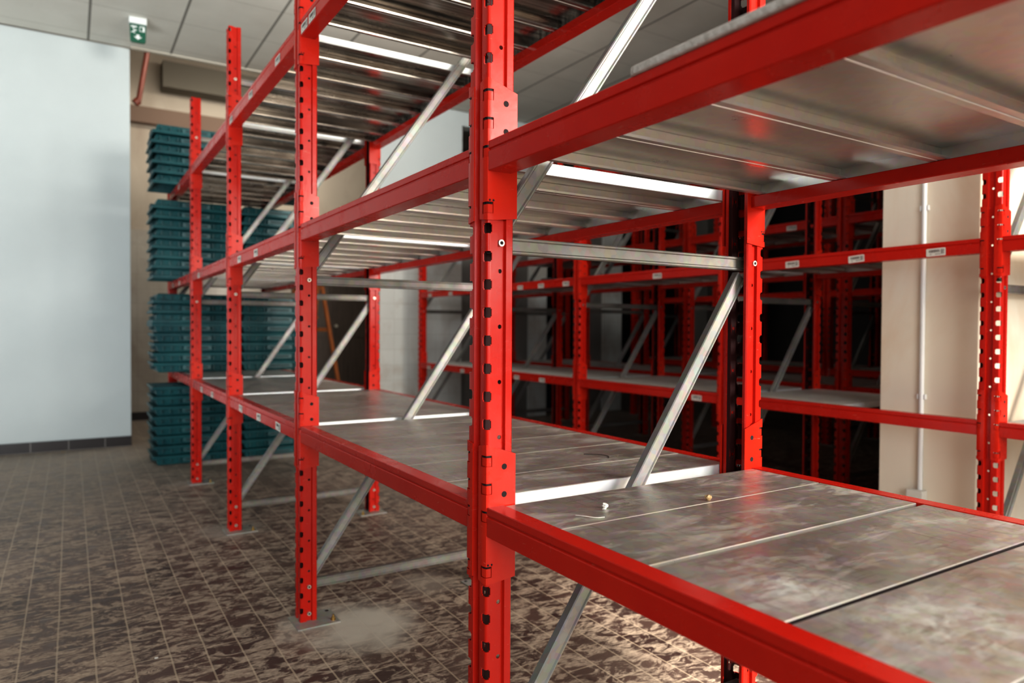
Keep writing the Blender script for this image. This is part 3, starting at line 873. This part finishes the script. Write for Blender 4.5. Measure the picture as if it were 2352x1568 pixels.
CHIP = simple('plaster_chip', (.70, .68, .62), .9, 0, .1)
AMB = simple('amber_crumb', (.42, .28, .13), .6, 0, .3)
def chip(name, mat, loc, r, seed, label, cat, group=None, flat_=.45):
    rnd = random.Random(seed); bm = bmesh.new(); bmesh.ops.create_icosphere(bm, subdivisions=2, radius=r)
    for v in bm.verts:
        v.co *= rnd.uniform(.72, 1.2); v.co.z *= flat_
    zmin = min(v.co.z for v in bm.verts)
    for v in bm.verts: v.co.z -= zmin
    me = bpy.data.meshes.new(name); bm.to_mesh(me); bm.free(); me.materials.append(mat)
    o = new(name, me, None, loc, (0, 0, rnd.uniform(0, 3))); return tag(o, label, cat, group)
ZD = .6431
chip('plaster_chip', CHIP, (.182, -.110, ZD), .0065, 1, 'larger white plaster chip lying on the nearest lower deck panel', 'chip', None, .7)
chip('plaster_chip', CHIP, (.172, -.120, ZD), .0040, 2, 'small white plaster chip touching the larger chip on the deck', 'chip')
chip('amber_crumb', AMB, (.385, -.165, ZD), .0065, 3, 'amber coloured crumb beside the first seam of the near lower deck', 'crumb', None, .9)
# curled shaving and curved wire lying on the decks
def wire(name, pts, r, mat, label, cat):
    P_ = [Vector(p) for p in pts]; path = []
    for i in range(len(P_) - 1):
        p0 = P_[max(i - 1, 0)]; p1 = P_[i]; p2 = P_[i + 1]; p3 = P_[min(i + 2, len(P_) - 1)]
        for k in range(6):
            t = k / 6
            path.append(.5 * ((2*p1) + (p2 - p0)*t + (2*p0 - 5*p1 + 4*p2 - p3)*t*t + (3*p1 - p0 - 3*p2 + p3)*t**3))
    path.append(P_[-1]); mb = MB()
    for a, b in zip(path[:-1], path[1:]): mb.cyl(a, b, r, 8)
    return tag(mb.obj(name, mat, weld=False), label, cat)
wire('wire_scrap', [(.105, -.125, ZD + .001), (.112, -.140, ZD + .002), (.125, -.155, ZD + .001), (.140, -.160, ZD + .001)], .0009, simple('pale_wire', (.55, .50, .45), .5), 'thin curled pale strand on the near deck beside the plaster chips', 'strand')
wire('wire_scrap', [(.480, .335, ZD + .001), (.510, .310, ZD + .0015), (.515, .280, ZD + .001), (.500, .262, ZD + .001)], .0009, HOLE, 'thin dark curved wire lying on the lower deck behind the centre post', 'strand')
for i, (x, y, r, lb) in enumerate([(.300, .355, .011, 'flat beige stone chip on the floor under the nearest lower shelf'), (.270, .205, .012, 'pale stone chip on the floor near the bottom photo edge'),
                                   (-.42, 1.18, .006, 'tiny tan crumb on the tiled floor in the left aisle'), (-.68, 5.27, .010, 'pale yellow crumb on the floor against the brown skirting')]):
    chip('floor_chip', AMB if i == 3 else CHIP, (x, y, 0), r, 10 + i, lb, 'chip', None, .3)
# things left on the second rack
ZE = 1.294
mb = MB(); mb.box(0, 0, 0, .05, .26, .006); mb.box(.004, .004, .006, .046, .12, .016)
tag(bevel(mb.obj('cardboard_scrap', simple('black_card', (.015, .013, .015), .6)), .002), 'flat black strip lying on the middle shelf of the second rack', 'strip').location = (X2 + .02, 2.86, ZE)
mb = MB(); mb.box(0, 0, 0, .08, .20, .006)
tag(mb.obj('paper_sheet', simple('paper', (.7, .68, .62), .8)), 'pale folded paper beside the black strip on the second rack', 'paper').location = (X2 + .05, 2.62, ZE)
mb = MB(); mb.box(0, 0, 0, .10, .22, .012)
tag(mb.obj('cardboard_sheet', simple('card', (.45, .30, .18), .8)), 'flat tan cardboard piece on the lower shelf of the third rack', 'cardboard').location = (X3 + .02, .85, .644)
# dark blue barrels in the unlit hall
DB = simple('dark_blue_plastic', (.010, .022, .035), .45, 0, .2)
for i, (x, y, lb) in enumerate([(3.30, 5.02, 'dark blue drum on the floor at the end of the hall, left one'), (3.95, 6.2, 'dark blue drum standing between tiled pillars in the dark hall')]):
    mb = MB(); 
    prof = [(.20, 0), (.22, .03), (.22, .28), (.228, .30), (.22, .32), (.22, .56), (.228, .58), (.22, .60), (.22, .84), (.19, .88), (.0, .88)]
    N = 24
    for (r0, z0), (r1, z1) in zip(prof[:-1], prof[1:]):
        for k in range(N):
            a, b = 2*PI*k/N, 2*PI*(k+1)/N
            mb.quad([(r0*math.cos(a), r0*math.sin(a), z0), (r0*math.cos(b), r0*math.sin(b), z0), (r1*math.cos(b), r1*math.sin(b), z1), (r1*math.cos(a), r1*math.sin(a), z1)])
    o = mb.obj('plastic_drum', DB, smooth=40); tag(o, lb, 'drum'); o.location = (x, y, 0)
    if i == 0: o.location = (4.15, 5.75, 0)

# ------------------------------------------------------------------ light
W = bpy.data.worlds.new('world'); bpy.context.scene.world = W; W.use_nodes = True
bg = W.node_tree.nodes['Background']; bg.inputs[0].default_value = (.86, .93, 1.0, 1); bg.inputs[1].default_value = .13

def area(name, loc, target, sx, sy, power, col):
    l = bpy.data.lights.new(name, 'AREA'); l.shape = 'RECTANGLE'; l.size = sx; l.size_y = sy; l.energy = power; l.color = col
    o = bpy.data.objects.new(name, l); o.location = loc
    o.rotation_euler = (Vector(target) - Vector(loc)).to_track_quat('-Z', 'Y').to_euler(); C.objects.link(o); return o
area('daylight_window_near', (2.5, -3.9, 2.2), (.2, 1.6, 1.4), 1.9, 1.4, 250, (1.0, .96, .90))
area('daylight_window_right', (1.6, -4.2, 1.5), (1.6, 1.2, 1.2), 1.6, 1.8, 70, (1.0, .88, .74))
area('floor_bounce_fill', (-2.2, 2.0, .25), (-1.6, 3.4, 3.1), 2.0, 1.2, 60, (.92, .97, 1.0))  # added fill aimed upward, imitates floor bounce on the ceiling; no window here
area('soft_fill_back', (-1.4, -4.4, 1.9), (-1.2, 4.0, 1.5), 3.0, 2.0, 150, (.90, .96, 1.0))  # added soft fill behind the camera, evens out the partition; not a window
area('annex_fill', (.9, 5.75, 3.5), (.7, 7.1, .9), 1.8, .3, 20, (1.0, .94, .84))  # added fill that brightens the annex wall, no fitting there
area('end_wall_fill', (1.45, 3.1, 3.12), (2.3, 5.36, 1.5), 1.2, .4, 30, (1.0, .97, .92))  # added fill that brightens the end wall, no fitting there
def spot(name, loc, target, power, deg, col, blend=.25):
    sp = bpy.data.lights.new(name, 'SPOT'); sp.energy = power; sp.spot_size = math.radians(deg); sp.spot_blend = blend; sp.color = col; sp.shadow_soft_size = .05
    so = bpy.data.objects.new(name, sp); so.location = loc
    so.rotation_euler = (Vector(target) - Vector(so.location)).to_track_quat('-Z', 'Y').to_euler(); C.objects.link(so)
spot('sun_through_window', (1.9, -4.3, 2.9), (1.45, -.05, 0), 2600, 15, (1.0, .93, .84))
spot('sun_on_floor', (2.6, -4.2, 2.9), (1.0, -1.3, 0), 1900, 26, (1.0, .94, .86), .3)

# ------------------------------------------------------------------ camera
cam = bpy.data.cameras.new('camera'); co = bpy.data.objects.new('camera', cam); C.objects.link(co)
yaw, pit, rol = 0.5592178194759554, -0.018488839576744843, 0.005595239835955392
Fv = Vector((math.sin(yaw)*math.cos(pit), math.cos(yaw)*math.cos(pit), math.sin(pit)))
Rv = Vector((math.cos(yaw), -math.sin(yaw), 0)); Uv = Rv.cross(Fv)
R2 = Rv*math.cos(rol) + Uv*math.sin(rol); U2 = -Rv*math.sin(rol) + Uv*math.cos(rol)
M = Matrix((( R2.x, U2.x, -Fv.x), (R2.y, U2.y, -Fv.y), (R2.z, U2.z, -Fv.z))).to_4x4()
M.translation = Vector((-.62580, -1.08440, .963)); co.matrix_world = M
cam.sensor_width = 36; cam.lens = 36 * 1618.863 / 2352; cam.clip_start = .02; cam.clip_end = 60
cam.dof.use_dof = True; cam.dof.focus_distance = 1.38; cam.dof.aperture_fstop = 3.2
bpy.context.scene.camera = co

sc = bpy.context.scene
sc.view_settings.view_transform = 'Standard'
sc.view_settings.look = 'None'
sc.view_settings.exposure = .45
sc.view_settings.gamma = .86
sc.cycles.use_denoising = True
sc.cycles.use_adaptive_sampling = True; sc.cycles.adaptive_threshold = .04; sc.cycles.adaptive_min_samples = 16
sc.cycles.max_bounces = 6; sc.cycles.diffuse_bounces = 3; sc.cycles.glossy_bounces = 3
sc.cycles.sample_clamp_indirect = 6
